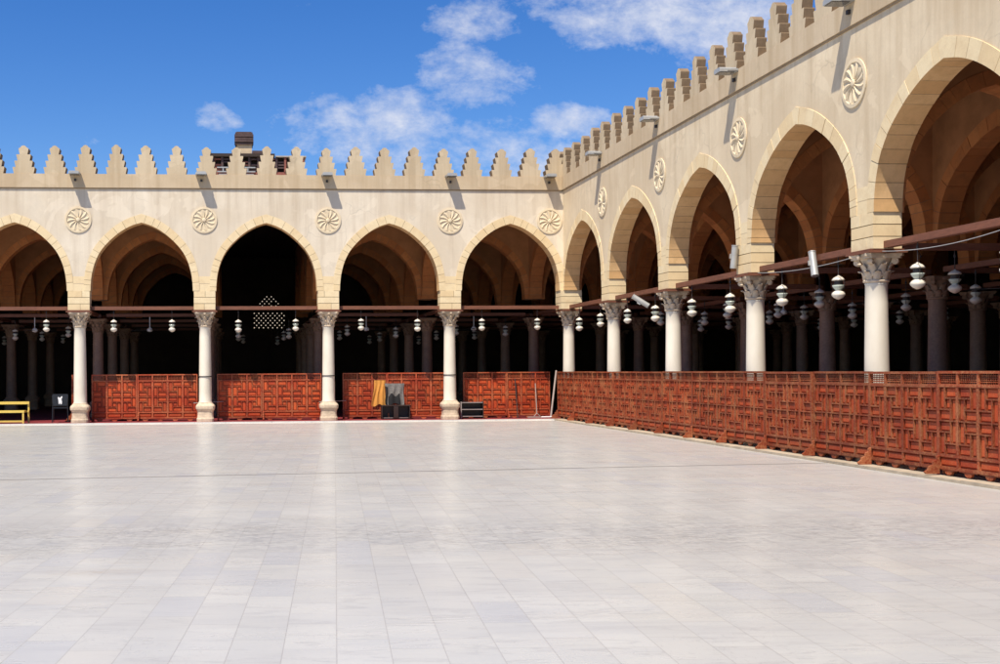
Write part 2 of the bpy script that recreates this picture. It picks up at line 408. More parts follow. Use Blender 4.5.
# pier below springing (two courses) and spandrel foot above it (between the rings)
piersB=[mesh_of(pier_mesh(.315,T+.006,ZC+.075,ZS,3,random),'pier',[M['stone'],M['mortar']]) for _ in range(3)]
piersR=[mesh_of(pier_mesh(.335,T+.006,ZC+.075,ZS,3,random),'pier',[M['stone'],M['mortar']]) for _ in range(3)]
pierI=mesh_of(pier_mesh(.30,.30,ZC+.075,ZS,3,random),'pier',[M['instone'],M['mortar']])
def foot_mesh(arch):
    # squared stones filling the spandrel foot up to ~ 0.5 m above springing, 4 mm proud of the plaster
    mb=MB(); vals=[]
    L=arch.L
    def outx(z):
        o=arch.out
        for i in range(len(o)-1):
            if o[i][1]<=z<=o[i+1][1]:
                f=(z-o[i][1])/(o[i+1][1]-o[i][1]+1e-9); return o[i][0]+(o[i+1][0]-o[i][0])*f
        return o[0][0]
    for i,(za,zb) in enumerate(((0,.21),(.222,.43),)):
        wa=L/2-outx(za); wb=L/2-outx(zb)
        poly=[(-wa,ZS+za),(wa,ZS+za),(wb,ZS+zb),(-wb,ZS+zb)]
        n0=len(mb.f); mb.prism(poly,-T-.005,T+.005,0); vals+=[random.random()]*(len(mb.f)-n0)
    return mb,vals
footB=mesh_of(foot_mesh(AB),'pier_head',[M['stone'],M['mortar']])
footR=mesh_of(foot_mesh(AR),'pier_head',[M['stone'],M['mortar']])

# merlon -------------------------------------------------------------------
def merlon_mesh(hw,th,name='merlon'):
    mb=MB()
    tiers=[(1.0,0,.20),(.83,.20,.39),(.655,.39,.58),(.45,.58,.76)]
    rt=[]
    for k,(w,z0,z1) in enumerate(tiers):
        w*=hw; rt+= [(w-.035,z0),(w,z1-.02),(w-.005,z1)]
    poly=[(x,z) for x,z in rt]
    poly+=[(.09,.79),(.05,.835),(0,.85)]
    full=[(x,z) for x,z in poly]+[(-x,z) for x,z in poly[::-1][1:]]
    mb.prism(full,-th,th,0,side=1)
    o=mb.build(name,[M['merlon'],M['merlon_edge']]); me=o.data; bpy.data.objects.remove(o); return me
mer=merlon_mesh(.318,.10); merb=merlon_mesh(.318,.17)
# rosette ------------------------------------------------------------------
def rosette_mesh():
    mb=MB(); r=.39; n=48
    # disc with raised rim, local: faces -Y
    def ringq(r0,y0,r1,y1):
        vs=[(r0*cos(2*pi*i/n),y0,r0*sin(2*pi*i/n)) for i in range(n)]+[(r1*cos(2*pi*i/n),y1,r1*sin(2*pi*i/n)) for i in range(n)]
        mb.add(vs,[(i,(i+1)%n,n+(i+1)%n,n+i) for i in range(n)],0)
    ringq(r,.0,r,-.022); ringq(r,-.022,r-.06,-.026); ringq(r-.06,-.026,r-.07,-.006)
    vs=[((r-.07)*cos(2*pi*i/n),-.006,(r-.07)*sin(2*pi*i/n)) for i in range(n)]; mb.add(vs,[tuple(range(n))],0)
    # petals: curved raised ribs from hub to rim with rounded ends
    P=12
    for k in range(P):
        a0=2*pi*k/P
        seg=7; L=[];Rr=[];Cc=[]
        for j in range(seg+1):
            f=j/seg; rr=.065+f*(r-.075-.065); a=a0+.20*f*f
            w=.008+.052*f*(1-.35*f**4)
            cx,cz=rr*cos(a),rr*sin(a); tx,tz=-sin(a),cos(a)
            L.append((cx+tx*w,-.012,cz+tz*w)); Rr.append((cx-tx*w,-.012,cz-tz*w)); Cc.append((cx,-.03,cz))
        m=seg+1; vs=L+Cc+Rr
        fs=[(j,j+1,m+j+1,m+j) for j in range(seg)]+[(m+j,m+j+1,2*m+j+1,2*m+j) for j in range(seg)]
        mb.add(vs,fs,0)
    # hub
    prof=[(.065,-.006),(.06,-.035),(.04,-.045),(.001,-.048)]
    for j in range(3): 
        ringq(prof[j][0],prof[j][1],prof[j+1][0],prof[j+1][1])
    o=mb.build('rosette',M['rosette']); blk(o,[.25]*len(mb.f)); me=o.data; bpy.data.objects.remove(o); return me
ros=rosette_mesh()

def tie_beam(L,hw,z=3.385,r=.065,name='tie_beam'):
    mb=MB(); mb.box((hw-.02,-r,z),(L-hw+.02,r,z+.105),0)
    o=mb.build(name,M['beam']); me=o.data; bpy.data.objects.remove(o); return me
tieB=tie_beam(GX,.31); tieR=tie_beam(GY,.33)
def plank_mesh():
    mb=MB(); mb.box((-.37,-.31,ZC+.012),(.37,.31,ZC+.045)); mb.box((-.33,-.27,ZC+.045),(.33,.27,ZC+.075))
    o=mb.build('impost_plank',M['beam']); me=o.data; bpy.data.objects.remove(o); return me
plank=plank_mesh()
def iron_hook():
    mb=MB(); mb.tube((0,0,0),(0,-.05,0),.012)
    for k in range(10):
        a,b=2*pi*k/10,2*pi*(k+1)/10
        mb.tube((.05*cos(a),-.05,.05*sin(a)),(.05*cos(b),-.05,.05*sin(b)),.008,5,cap=False)
    o=mb.build('iron_ring',M['iron']); me=o.data; bpy.data.objects.remove(o); return me
hook=iron_hook()

def arcade(name,origin,rz,arch,nb,rings,piers,foot,tie,t,label,cat,front=True,skip=(),group=None,wallmats=None,pier_ends=True):
    """a row of arches; local x along the wall, -y = court side"""
    root=empty(name,(origin[0],origin[1],0),rz)
    tag(root,label,cat,group)
    mb=MB()
    for i in range(nb):
        if i in skip:
            if mb.v: mb.build('wall',wallmats,root); mb=MB()
            continue
        wall_mesh(mb,arch,i*arch.L,ZT,t)
    mb.build('wall',wallmats,root)
    for i in range(nb):
        if i in skip: continue
        link_mesh('arch_ring',rings[i%len(rings)],root,((i+.5)*arch.L,0,0))
        link_mesh('tie_beam',tie,root,(i*arch.L,0,0))
    return root

# ---- the two court facades
backw=arcade('arcade_wall',(BX[7],Y0),0,AB,7,ringsB,piersB,footB,tieB,T,'far sunlit arcade wall with five pointed arches across the courtyard','wall',wallmats=[M['plaster'],M['inplaster']])
rightw=arcade('arcade_wall',(X0,Y0),-pi/2,AR,7,ringsR,piersR,footR,tieR,T,'tall arcade wall receding along the right side of the courtyard','wall',wallmats=[M['plaster_side'],M['inplaster']])
for i in range(8):
    if i<7:
        link_mesh('pier',piersB[i%3],backw,(i*GX,0,0)); link_mesh('pier_head',footB,backw,(i*GX,0,0))
        link_mesh('impost_plank',plank,backw,(i*GX,0,0))
    if i>0:
        link_mesh('pier',piersR[i%3],rightw,(i*GY,0,0)); link_mesh('pier_head',footR,rightw,(i*GY,0,0))
        link_mesh('impost_plank',plank,rightw,(i*GY,0,0))
# corner pier (shared)
mb,vals=pier_mesh(.315,.315,ZC+.075,ZS,3,random); o=mb.build('pier',[M['stone'],M['mortar']],rightw); blk(o,vals)
link_mesh('impost_plank',plank,rightw)
mb=MB(); mb.box((-.2225,-.2225,ZS),(.2225,.2225,ZT)); mb.build('corner_block',M['plaster_side'],rightw)
# parapet band: projects 6 cm, small fillet below
ZP=ZT+.44
def band(L0,L1,root,m,front_only=False):
    mb=MB(); mb.box((L0,-T-.045,ZT+.035),(L1,T+.02,ZP)); mb.build('parapet',m,root)
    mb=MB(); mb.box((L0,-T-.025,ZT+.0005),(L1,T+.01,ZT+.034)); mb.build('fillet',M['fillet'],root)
band(0,7*GX-T-.047,backw,M['band']); band(-T-.02,7*GY,rightw,M['band'])
xm=8.765
n=0
while xm>BX[7]+.3:
    mo_=link_mesh('merlon',merb,backw,(xm-BX[7]+random.uniform(-.015,.015),-T+.14+random.uniform(0,.012),ZP),random.uniform(-.02,.02)); mo_.scale=(random.uniform(.95,1.04),1,random.uniform(.96,1.03)); xm-=.8907; n+=1
link_mesh('merlon',merb,backw,(9.66-BX[7]-.12,-T+.14,ZP))
k=0
while True:
    yc=24.8+.35+.955*(11-k)
    if yc<RY[7]+.5: break
    mo_=link_mesh('merlon',mer,rightw,(Y0-yc+random.uniform(-.015,.015),-T+.07+random.uniform(0,.012),ZP),random.uniform(-.02,.02)); mo_.scale=(random.uniform(.97,1.05),1,random.uniform(.97,1.03)); k+=1
link_mesh('merlon',mer,rightw,(Y0-36.35,-T+.072,ZP))
for i in range(0,8):
    if i>0: link_mesh('rosette',ros,rightw,(i*GY-.22,-T-.003,6.07))
    if i<7: link_mesh('rosette',ros,backw,(i*GX,-T-.003,6.05))
# half hidden rosette close to the corner on the far wall
link_mesh('rosette',ros,backw,(7*GX-.42-T,-T-.003,6.05))

# ---- inner arcades
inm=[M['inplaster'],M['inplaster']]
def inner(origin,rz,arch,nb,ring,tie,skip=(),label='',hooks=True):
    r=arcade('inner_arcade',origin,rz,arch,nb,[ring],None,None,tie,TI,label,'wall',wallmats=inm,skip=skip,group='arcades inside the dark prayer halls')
    for i in range(nb+1):
        if hooks: link_mesh('iron_ring',hook,r,(i*arch.L,-.315,3.72))
    return r
NR=4   # inner rows behind the far arcade / behind the right arcade
XL=BX[7]
for i in range(1,NR+1):
    # parallel to the far wall, nave bay left open
    inner((XL,Y0+GY*i),0,AB,11,ringsBi,tieB,skip=(4,),label='brown inner arcade parallel to the far wall, %s row behind it'%ORD[i-1])
for j in range(0,12):
    x=XL+GX*j
    if j==11: continue
    inner((x,Y0+GY*NR),-pi/2,AR,NR,ringsRi,tieR,label='brown inner arcade running back from the far wall, %s line from the left'%ORD[j] if j<10 else 'brown inner arcade running back from the far wall behind the right hall',hooks=False)
for j in range(1,NR+1):
    inner((X0+GX*j,Y0),-pi/2,AR,7,ringsRi,tieR,label='brown inner arcade parallel to the right wall, %s row behind it'%ORD[j-1])
for i in range(1,8):
    inner((X0,RY[i]),0,AB,NR,ringsBi,tieB,label='brown inner arcade crossing the right hall, %s line from the corner'%ORD[i-1],hooks=False)
inner((X0,Y0),0,AB,NR,ringsBi,tieB,label='brown inner arcade crossing the right hall in line with the far wall',hooks=False)

# outer walls, floor, ceiling, roof -------------------------------------------
XR=X0+GX*NR+2.6; YB=Y0+GY*NR+4.4
# rear wall with the pierced stucco window over the nave
WX,WZ=1.30,3.74
def outer():
    root=empty('outer_wall',((XL+XR)/2,YB,0)); tag(root,'plain dark rear wall with a pierced white window behind the nave','wall')
    x0,x1=WX-.78,WX+.78; z0,z1=3.60,5.45
    mb=MB(); cx=(XL+XR)/2
    a,b=XL-3,XR+.3
    for q in (((a-cx,0,0),(x0-cx,.4,7.2)),((x1-cx,0,0),(b-cx,.4,7.2)),((x0-cx,0,0),(x1-cx,.4,z0)),((x0-cx,0,z1),(x1-cx,.4,7.2))): mb.box(*q)
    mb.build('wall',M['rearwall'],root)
    # pierced screen: plate made of bars around round-ish holes
    mb=MB()
    def screen(xa,xb,za,zb,nx,nz,full=True):
        dx=(xb-xa)/nx; dz=(zb-za)/nz; bw=.033
        for i in range(nx+1): mb.box((xa+i*dx-bw-cx,.1,za),(xa+i*dx+bw-cx,.14,zb))
        for j in range(nz+1): mb.box((xa-cx,.095,za+j*dz-bw),(xb-cx,.145,za+j*dz+bw))
        for i in range(nx):
            for j in range(nz):
                if not full and (abs(i-nx/2+.5)>(nz-j)*.62+.3 or (i*3+j*5)%7==0): mb.box((xa+i*dx-cx,.105,za+j*dz),(xa+(i+1)*dx-cx,.135,za+(j+1)*dz))
                elif (i+j)%2: mb.box((xa+(i+.5)*dx-.022-cx,.1,za+j*dz),(xa+(i+.5)*dx+.022-cx,.14,za+(j+1)*dz))
    screen(x0,x1,z0,4.42,14,7)
    xa,xb,za,zb=WX-.5,WX+.5,4.55,z1
    screen(xa,xb,za,zb,9,8,False)
    mb.box((x0-cx,.08,4.42),(x1-cx,.16,4.55)); mb.box((x0-cx,.08,4.55),(xa-cx,.16,z1)); mb.box((xb-cx,.08,4.55),(x1-cx,.16,z1))
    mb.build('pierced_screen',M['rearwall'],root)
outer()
mb=MB(); mb.box((-14,YB+8,0),(18,YB+8.4,6.5)); tag(mb.build('outer_wall',M['plaster']),'added pale wall outside that whitens the holes of the pierced window','wall')  # invented wall, added so the pierced holes read bright
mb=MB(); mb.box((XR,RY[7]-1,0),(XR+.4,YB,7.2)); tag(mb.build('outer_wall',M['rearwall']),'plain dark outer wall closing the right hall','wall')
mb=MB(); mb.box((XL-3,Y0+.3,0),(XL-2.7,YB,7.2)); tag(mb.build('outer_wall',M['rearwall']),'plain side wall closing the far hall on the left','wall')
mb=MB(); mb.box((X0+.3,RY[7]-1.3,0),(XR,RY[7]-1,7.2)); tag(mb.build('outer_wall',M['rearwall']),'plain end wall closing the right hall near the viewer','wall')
# roofs with joists
def roof(x0,x1,y0,y1,label):
    root=empty('flat_roof',((x0+x1)/2,(y0+y1)/2,ZT)); tag(root,label,'roof')
    cx,cy=(x0+x1)/2,(y0+y1)/2
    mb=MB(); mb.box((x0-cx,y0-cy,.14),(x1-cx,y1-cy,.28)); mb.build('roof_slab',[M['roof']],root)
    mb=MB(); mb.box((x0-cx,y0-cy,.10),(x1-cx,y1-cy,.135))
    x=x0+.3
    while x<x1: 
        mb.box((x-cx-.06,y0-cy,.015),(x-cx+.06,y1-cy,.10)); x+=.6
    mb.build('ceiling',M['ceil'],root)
roof(XL-3,XR+.4,Y0+T+.03,YB+.4,'flat roof over the hall behind the far arcade')
roof(X0+T+.03,XR+.4,RY[7]-1.3,Y0+T+.025,'flat roof over the hall behind the right arcade')

# floors
mb=MB(); g=600
mb.add([(-g,-g,-.03),(g,-g,-.03),(g,g,-.03),(-g,g,-.03)],[(0,1,2,3)]); tag(mb.build('ground',M['ground']),kind='structure')
KX,KY=9.36,35.62
mb=MB(); mb.add([(-45,-20,0),(KX,-20,0),(KX,KY,0),(-45,KY,0)],[(0,1,2,3)]); tag(mb.build('courtyard',M['marble']),kind='structure')
mb=MB(); mb.add([(-45,KY-.62,.004),(KX-.1,KY-.62,.004),(KX-.1,KY-.003,.004),(-45,KY-.003,.004)],[(0,1,2,3)]); tag(mb.build('paving_border',M['border']),kind='structure')
# kerb slabs
mb=MB(); vals=[]
y=-6
while y<KY:
    L=random.uniform(.8,1.3); y2=min(y+L,KY+.0)
    mb.box((KX+random.uniform(-.008,.01),y+.004,-.02),(X0-.02,y2-.004,FL+random.uniform(-.004,.004))); y=y2
tag(mb.build('kerb',M['kerb']),kind='structure')
mb=MB(); x=-45
while x<XR:
    L=random.uniform(.9,1.4); x2=min(x+L,XR)
    if x<KX+.0: x2=min(x2,X0-.5) if x<X0-.5 else x2
    mb.box((x+.003,KY+random.uniform(-.004,.004),-.02),(x2-.003,KY+.12,FL-.002)); x=x2
    if x>=X0-.5: break
tag(mb.build('kerb',M['border']),kind='structure')
mb=MB(); mb.box((-45,KY+.123,-.02),(X0-.5,YB,FL)); mb.box((X0-.018,-8,-.02),(XR,KY+.3,FL-.001)); mb.box((X0-.499,KY+.001,-.02),(XR,YB,FL+.001))
tag(mb.build('carpet',M['carpet']),kind='structure')
# long drain joint across the marble
def cam2w(xc,zc,z=0): return Vector((xc*cos(YAW)+zc*sin(YAW),-xc*sin(YAW)+zc*cos(YAW),z))
A=cam2w(-9,16.45); B=cam2w(8.2,19.35); d=(B-A).normalized(); nrm=Vector((-d.y,d.x,0))*.022
mb=MB(); mb.add([A-nrm+Vector((0,0,.004)),B-nrm+Vector((0,0,.004)),B+nrm+Vector((0,0,.004)),A+nrm+Vector((0,0,.004))],[(0,1,2,3)]); tag(mb.build('drain_joint',M['groove']),kind='structure')

# ------------------------------------------------------------------ columns
def leaf(mb,ang,r0,z0,h,w,curl,rot=0):
    rows=7; vs=[]
    for j in range(rows):
        f=j/(rows-1)
        rr=r0+.012+curl*f**2.6; z=z0+h*(f if f<.85 else .85+(f-.85)*-.6+.0)
        ww=w*(.75+.5*sin(pi*min(f*1.1,1)*.8))*(1-.75*f**4)*(1+(.14 if j%2 else -.06))
        for k in (-1,-.5,0,.5,1):
            o=rr+(.018*(1-abs(k))) - .012*abs(k)
            vs.append((o,ww*k,z-(abs(k)*.02)))
    fs=[(j*5+k,j*5+k+1,(j+1)*5+k+1,(j+1)*5+k) for j in range(rows-1) for k in range(4)]
    n=len(mb.v)
    back=[(x-.014,y*.9,z) for x,y,z in vs]
    m=len(vs)
    edge=[0,1,2,3,4]+[j*5+4 for j in range(1,rows)]+[(rows-1)*5+k for k in (3,2,1,0)]+[j*5 for j in range(rows-2,0,-1)]
    mb.add(vs+back,fs+[tuple(m+i for i in f[::-1]) for f in fs]+[(edge[i],m+edge[i],m+edge[(i+1)%len(edge)],edge[(i+1)%len(edge)]) for i in range(len(edge))],0,True)
    mb.xf(Matrix.Rotation(ang,4,'Z'),n)
def capital(zb=2.86,zt=ZC):
    mb=MB(); h=zt-zb
    mb.lathe([(.165,zb),(.19,zb+.01),(.198,zb+.03),(.19,zb+.05),(.168,zb+.058),(.166,zb+.2),(.185,zb+.3),(.24,zb+h-.06)],20)
    for k in range(8): leaf(mb,2*pi*k/8+pi/8,.168,zb+.055,.17,.058,.075)
    for k in range(8): leaf(mb,2*pi*k/8,.172,zb+.10,.26,.060,.115)
    # corner volutes
    for k in range(4):
        a=pi/4+k*pi/2
        c=Vector((cos(a),sin(a),0)); s=Vector((-sin(a),cos(a),0))
        p=c*.285+Vector((0,0,zb+h-.105))
        mb.tube(p-s*.035,p+s*.035,.052,12); mb.tube(p-s*.045,p+s*.045,.026,8)
        for q in range(5):
            f0,f1=q/5,(q+1)/5
            mb.tube(c*(.18+.10*f0)+Vector((0,0,zb+.24+.14*f0)),c*(.18+.10*f1)+Vector((0,0,zb+.24+.14*f1)),.02+.008*f0,7)
    # abacus with concave sides
    pts=[]
    for k in range(4):
        a=pi/4+k*pi/2
        for u in (-.045,.045):
            pts.append(Vector((cos(a)*.40-sin(a)*u,sin(a)*.40+cos(a)*u)))
        m0=pts[-1]; a2=a+pi/2; m1=Vector((cos(a2)*.40+sin(a2)*.045,sin(a2)*.40-cos(a2)*.045))
        for f in (.25,.5,.75):
            q=m0.lerp(m1,f); q=q-q.normalized()*(.055*sin(pi*f)); pts.append(q)
    n=len(pts)
    for z0,z1,sc in ((zt-.065,zt-.03,.93),(zt-.03,zt+.011,1.0)):
        vs=[(p.x*sc,p.y*sc,z0) for p in pts]+[(p.x*sc,p.y*sc,z1) for p in pts]
        mb.add(vs,[tuple(range(n))[::-1],tuple(range(n,2*n))]+[(i,(i+1)%n,n+(i+1)%n,n+i) for i in range(n)],0)
    for k in range(4):   # central boss on each face
        a=k*pi/2; mb.tube((cos(a)*.24,sin(a)*.24,zt-.03),(cos(a)*.30,sin(a)*.30,zt-.03),.035,8)
    return mb
capm=capital()
def column(mshaft,mcap,mbase,low=False):
    root=empty('column',(0,0,0))
    mb=MB()
    sh=[(.205,.62),(.192,.66)]+[(.192-.027*(i/8)**1.3,.66+(2.83-.66)*i/8) for i in range(1,9)]+[(.178,2.85),(.165,2.862)]
    mb.lathe(sh,24); mb.build('shaft',mshaft,root)
    n=MB(); n.v=list(capm.v); n.f=list(capm.f); n.m=list(capm.m); n.sm=list(capm.sm); n.build('capital',mcap,root)
    mb=MB()
    mb.lathe([(.262,FL-.03),(.262,.13),(.245,.17),(.236,.24),(.236,.33),(.25,.37),(.283,.43),(.288,.50),(.27,.54),(.235,.57),(.21,.60),(.205,.622)],32,sq=5,smooth=False); mb.build('base',mbase,root)
    return root
col1=column(M['marble_col'],M['capital'],M['capital'])
mb=MB(); mb.lathe([(.196,1.375),(.203,1.378),(.203,1.40),(.196,1.403)],24); bandme=mb.build('iron_band',M['iron']); bme=bandme.data; bpy.data.objects.remove(bandme)
col2=column(M['grey_col'],M['grey_cap'],M['grey_cap'])
lab_b=['pale column in the far corner where the two arcades meet','pale column of the far arcade beside the small dark shelf','pale column of the far arcade left of the hanging cloths','pale column of the far arcade left of the nave with the pierced window','pale column of the far arcade beside the black chair','pale column of the far arcade left of the yellow bench','pale column of the far arcade furthest left']
first=True
for i in range(7):
    c=col1 if i==0 else copy_tree(col1)
    c.location=(BX[i],Y0,0); c.rotation_euler=(0,0,0); tag(c,lab_b[i],'column','sunlit columns of the two courtyard arcades')
    if i in (1,2,3): link_mesh('iron_band',bme,c)
lr=['','pale column nearest the corner on the right-hand arcade','pale column of the right arcade, second from the far corner','pale column of the right arcade, third from the far corner, with a white lamp tube above','large pale column of the right arcade nearest the viewer','pale column of the right arcade just beyond the right edge','pale column of the right arcade closest to the viewer, out of view']
for i in range(1,7):
    c=copy_tree(col1); c.location=(X0,RY[i],0); tag(c,lr[i],'column','sunlit columns of the two courtyard arcades')
    for ch in kids(c):
        if ch.name.startswith('iron_band'): bpy.data.objects.remove(ch)
c2first=True
def dimcol(x,y,label):
    global c2first
    c=col2 if c2first else copy_tree(col2); c2first=False
    c.location=(x,y,0); tag(c,label,'column','dim grey columns inside the halls')
for i in range(1,NR+1):
    for j in range(0,8+NR):
        x=XL+GX*j; 
        lab=('dim grey column %s from the left in the %s row behind the far arcade'%(ORD[j],ORD[i-1])) if j<8 else ('dim grey corner hall column, %s row back, %s line from the right arcade'%(ORD[i-1],ORD[j-8]))
        dimcol(x,Y0+GY*i,lab)
for j in range(1,NR+1):
    for i in range(0,7):
        dimcol(X0+GX*j,RY[i],'dim grey column in the %s row behind the right arcade, %s from the far corner'%(ORD[j-1],ORD[i]))

# ------------------------------------------------------------------ glass hanging lanterns
def lantern():
    root=empty('lantern',(0,0,0))          # origin = hanging point
    d=-.10
    mb=MB(); mb.tube((0,0,0),(0,0,-.20+d),.008,6); mb.tube((0,0,-.06),(0,0,-.10),.02,8); mb.build('hanging_rod',M['iron'],root)
    def L(n_,prof,m,k): 
        mb=MB(); mb.lathe([(r_,z_+d) for r_,z_ in prof],k); mb.build(n_,m,root)
    L('cap',[(.088,-.275),(.10,-.268),(.098,-.255),(.07,-.225),(.03,-.205),(.012,-.19)],M['lampwhite'],16)
    L('collar',[(.066,-.345),(.07,-.335),(.060,-.30),(.064,-.277)],M['iron'],14)
    L('glass_cup',[(.045,-.425),(.06,-.405),(.088,-.37),(.094,-.35),(.09,-.345)],M['lampgreen'],16)
    L('globe',[(.006,-.572),(.03,-.566),(.066,-.545),(.098,-.512),(.104,-.485),(.085,-.455),(.05,-.432),(.046,-.425)],M['lampwhite'],18)
    for sx in (-1,1):
        mb=MB()
        mb.tube((sx*.03,0,-.19+d),(sx*.102,0,-.27+d),.004,5); mb.tube((sx*.102,0,-.27+d),(sx*.098,0,-.40+d),.004,5); mb.tube((sx*.098,0,-.40+d),(sx*.05,0,-.43+d),.004,5)
        mb.build('wire',M['iron'],root)
    return root
lan=lantern(); lf=True
def put_lantern(x,y,z,label,group,rz=0,sc=1):
    global lf
    c=lan if lf else copy_tree(lan); lf=False
    c.location=(x,y,z); c.rotation_euler=(0,0,rz); c.scale=(sc,sc,sc); tag(c,label,'lantern',group)
side={0:'left',1:'right'}
archname=['right end','fourth','third','second','first']
for i in range(0,6):     # bay between BX[i+1] and BX[i]
    for k,f in enumerate((.27,.735)):
        nm=['fifth arch beside the corner','fourth arch','third arch before the nave','second arch','first arch','arch beyond the left edge'][i]
        put_lantern(BX[i+1]+GX*f,Y0,3.39,'white lantern, %s one in the far arcade\'s %s'%(side[k],nm),'lanterns hanging along the far arcade',random.uniform(0,3),random.uniform(.95,1.03))
for i in range(0,6):
    for k,f in enumerate((.26,.73)):
        put_lantern(X0,RY[i]-GY*f,3.39,'white lantern in the right arcade\'s %s arch from the corner, %s one'%(ORD[i],['farther','nearer'][k]),'lanterns hanging along the right arcade',random.uniform(0,3),random.uniform(.97,1.08))
for r in (1,2,3):
    for i in range(0,7):
        for k,f in enumerate((.3,.7)):
            if i==3 : continue
            put_lantern(BX[i+1 if i<7 else 7]+GX*f+random.uniform(-.15,.15),Y0+GY*r,3.39-random.uniform(0,.12),'dim lantern, far hall, %s bay from the corner, %s row, %s one'%(ORD[i],ORD[r-1],side[k]),'dim lanterns inside the halls',random.uniform(0,3))
for r in (1,2):
    for i in range(0,7):
        for k,f in enumerate((.28,.72)):
            put_lantern(X0+GX*r,RY[i]-GY*f+random.uniform(-.2,.2),3.39-random.uniform(0,.12),'dim lantern, right hall, %s bay from the corner, %s row, %s one'%(ORD[i],ORD[r-1],['farther','nearer'][k]),'dim lanterns inside the halls',random.uniform(0,3))
for i in range(1,6):
    for k,f in enumerate((.35,.68)):
        put_lantern(X0+GX*f,RY[i],3.37,'dim lantern on the right hall\'s %s cross beam from the corner, %s one'%(ORD[i-1],['outer','inner'][k]),'dim lanterns inside the halls',random.uniform(0,3))

# ceiling fans
def fan():
    root=empty('ceiling_fan',(0,0,0))
    mb=MB(); mb.tube((0,0,3.40),(0,0,3.0),.014,8); mb.build('down_rod',M['white_paint'],root)
    mb=MB(); mb.lathe([(.02,2.88),(.085,2.90),(.10,2.95),(.07,3.0),(.02,3.03)],14); mb.build('motor',M['white_paint'],root)
    for k in range(3):
        mb=MB(); a=k*2*pi/3+.3
        mb.box((.09,-.045,2.935),(.62,.045,2.945)); mb.xf(Matrix.Rotation(a,4,'Z')); mb.build('blade',M['iron'],root)
    return root
fn=fan(); ff=True
for n,(x,y) in enumerate([(-6.9,Y0+GY),(-3.1,Y0+GY),(4.2,Y0+GY),(7.9,Y0+GY),(X0+GX,RY[1]-2.2),(X0+GX,RY[2]-2.2),(X0+GX,RY[3]-2.2),(X0+GX,RY[4]-2.2),(X0+2*GX,RY[4]-2.2)]):
    c=fn if ff else copy_tree(fn); ff=False
    c.location=(x,y,0); c.rotation_euler=(0,0,n*.7)
    tag(c,'white rod ceiling fan behind the far arcade\'s %s arch'%['first','second','fourth','fifth'][n] if n<4 else ('white rod ceiling fan behind the right arcade\'s %s arch from the corner'%ORD[n-3] if n<8 else 'white rod ceiling fan in the second aisle of the right hall'),'fan','ceiling fans on long rods')

# ------------------------------------------------------------------ floodlights on the parapet
def flood():
    root=empty('floodlight',(0,0,0))      # local: wall face at y=0, sticks out to -y
    mb=MB()
    mb.prism([(-.15,-.03),(.15,-.03),(.15,.03),(.12,.055),(-.12,.055),(-.15,.03)],-.37,-.03); mb.build('housing',M['grey_metal'],root)
    mb=MB(); mb.box((-.13,-.35,-.042),(.13,-.06,-.032)); mb.build('front_glass',M['glassdark'],root)
    mb=MB(); mb.box((-.155,-.0295,-.03),(.155,-.001,.03)); mb.box((-.17,-.22,-.01),(-.152,-.001,.02)); mb.box((.152,-.22,-.01),(.17,-.001,.02)); mb.build('bracket',M['grey_metal'],root)
    mb=MB(); mb.box((-.03,-.05,-.20),(.03,-.002,-.13)); mb.build('junction_box',M['iron'],root)
    return root
fl=flood(); f1=True
fb=[(-4.86,'above the first rosette'),(-1.16,'above the second rosette'),(2.58,'above the third rosette'),(6.32,'above the fourth rosette'),(9.35,'close to the corner')]
for x,l in fb:
    c=fl if f1 else copy_tree(fl); f1=False
    c.location=(x-.03,Y0-T-.047,ZT+.42); tag(c,'grey floodlight on the far parapet %s'%l,'floodlight','floodlights along the parapets')
for n in range(1,6):
    c=copy_tree(fl); c.location=(X0-T-.047,RY[n]+.27,ZT+.42); c.rotation_euler=(0,0,-pi/2)
    tag(c,'grey floodlight on the right parapet, %s from the corner'%ORD[n-1],'floodlight','floodlights along the parapets')

# lamp tubes (white cylinder spotlights) at the capitals of the right arcade
def tubelamp():
    root=empty('tube_lamp',(0,0,0))
    mb=MB(); mb.tube((0,0,-.22),(0,0,.22),.062,16); mb.tube((0,0,.22),(0,0,.235),.068,16); mb.build('casing',M['grey_metal'],root)
    mb=MB(); mb.tube((0,0,-.228),(0,0,-.221),.055,14); mb.build('lens',M['glassdark'],root)
    mb=MB(); mb.box((-.09,-.015,-.03),(-.055,.015,.06)); mb.build('bracket',M['grey_metal'],root)
    return root
tl=tubelamp()
for n,(x,y,z,ry,rx,l) in enumerate([(X0-.33,RY[3]+.22,3.72,.04,.12,'white cylindrical lamp upright on the third pier of the right arcade'),(X0-.15,RY[3]-2.7,3.32,.05,-.35,'white cylindrical lamp tilted under the beam of the right arcade\'s fourth arch'),(X0-.2,RY[1]-2.8,3.20,-.95,-.3,'white cylindrical lamp lying tilted under the beam of the right arcade\'s second arch')]):
    c=tl if n==0 else copy_tree(tl)
    c.location=(x,y,z); c.rotation_euler=(rx,ry,0); tag(c,l,'lamp','cylindrical lamps on the right arcade')
# sagging pale cable in the nearest visible bays
def cable(p,q,sag,label):
    mb=MB(); p=Vector(p);q=Vector(q); P=[p.lerp(q,i/12)-Vector((0,0,sag*4*(i/12)*(1-i/12))) for i in range(13)]
    for a,b in zip(P,P[1:]): mb.tube(a,b,.0065,6,cap=False)
    tag(mb.build('cable',M['cablegrey']),label,'cable')
cable((X0-.1,RY[4]-.35,3.33),(X0-.1,RY[5]+.35,3.42),.12,'pale cable sagging under the beam of the nearest arch on the right')
cable((X0-.1,RY[3]-.35,3.36),(X0-.1,RY[4]+.35,3.33),.07,'pale cable sagging under the beam beside the tilted cylindrical lamp')

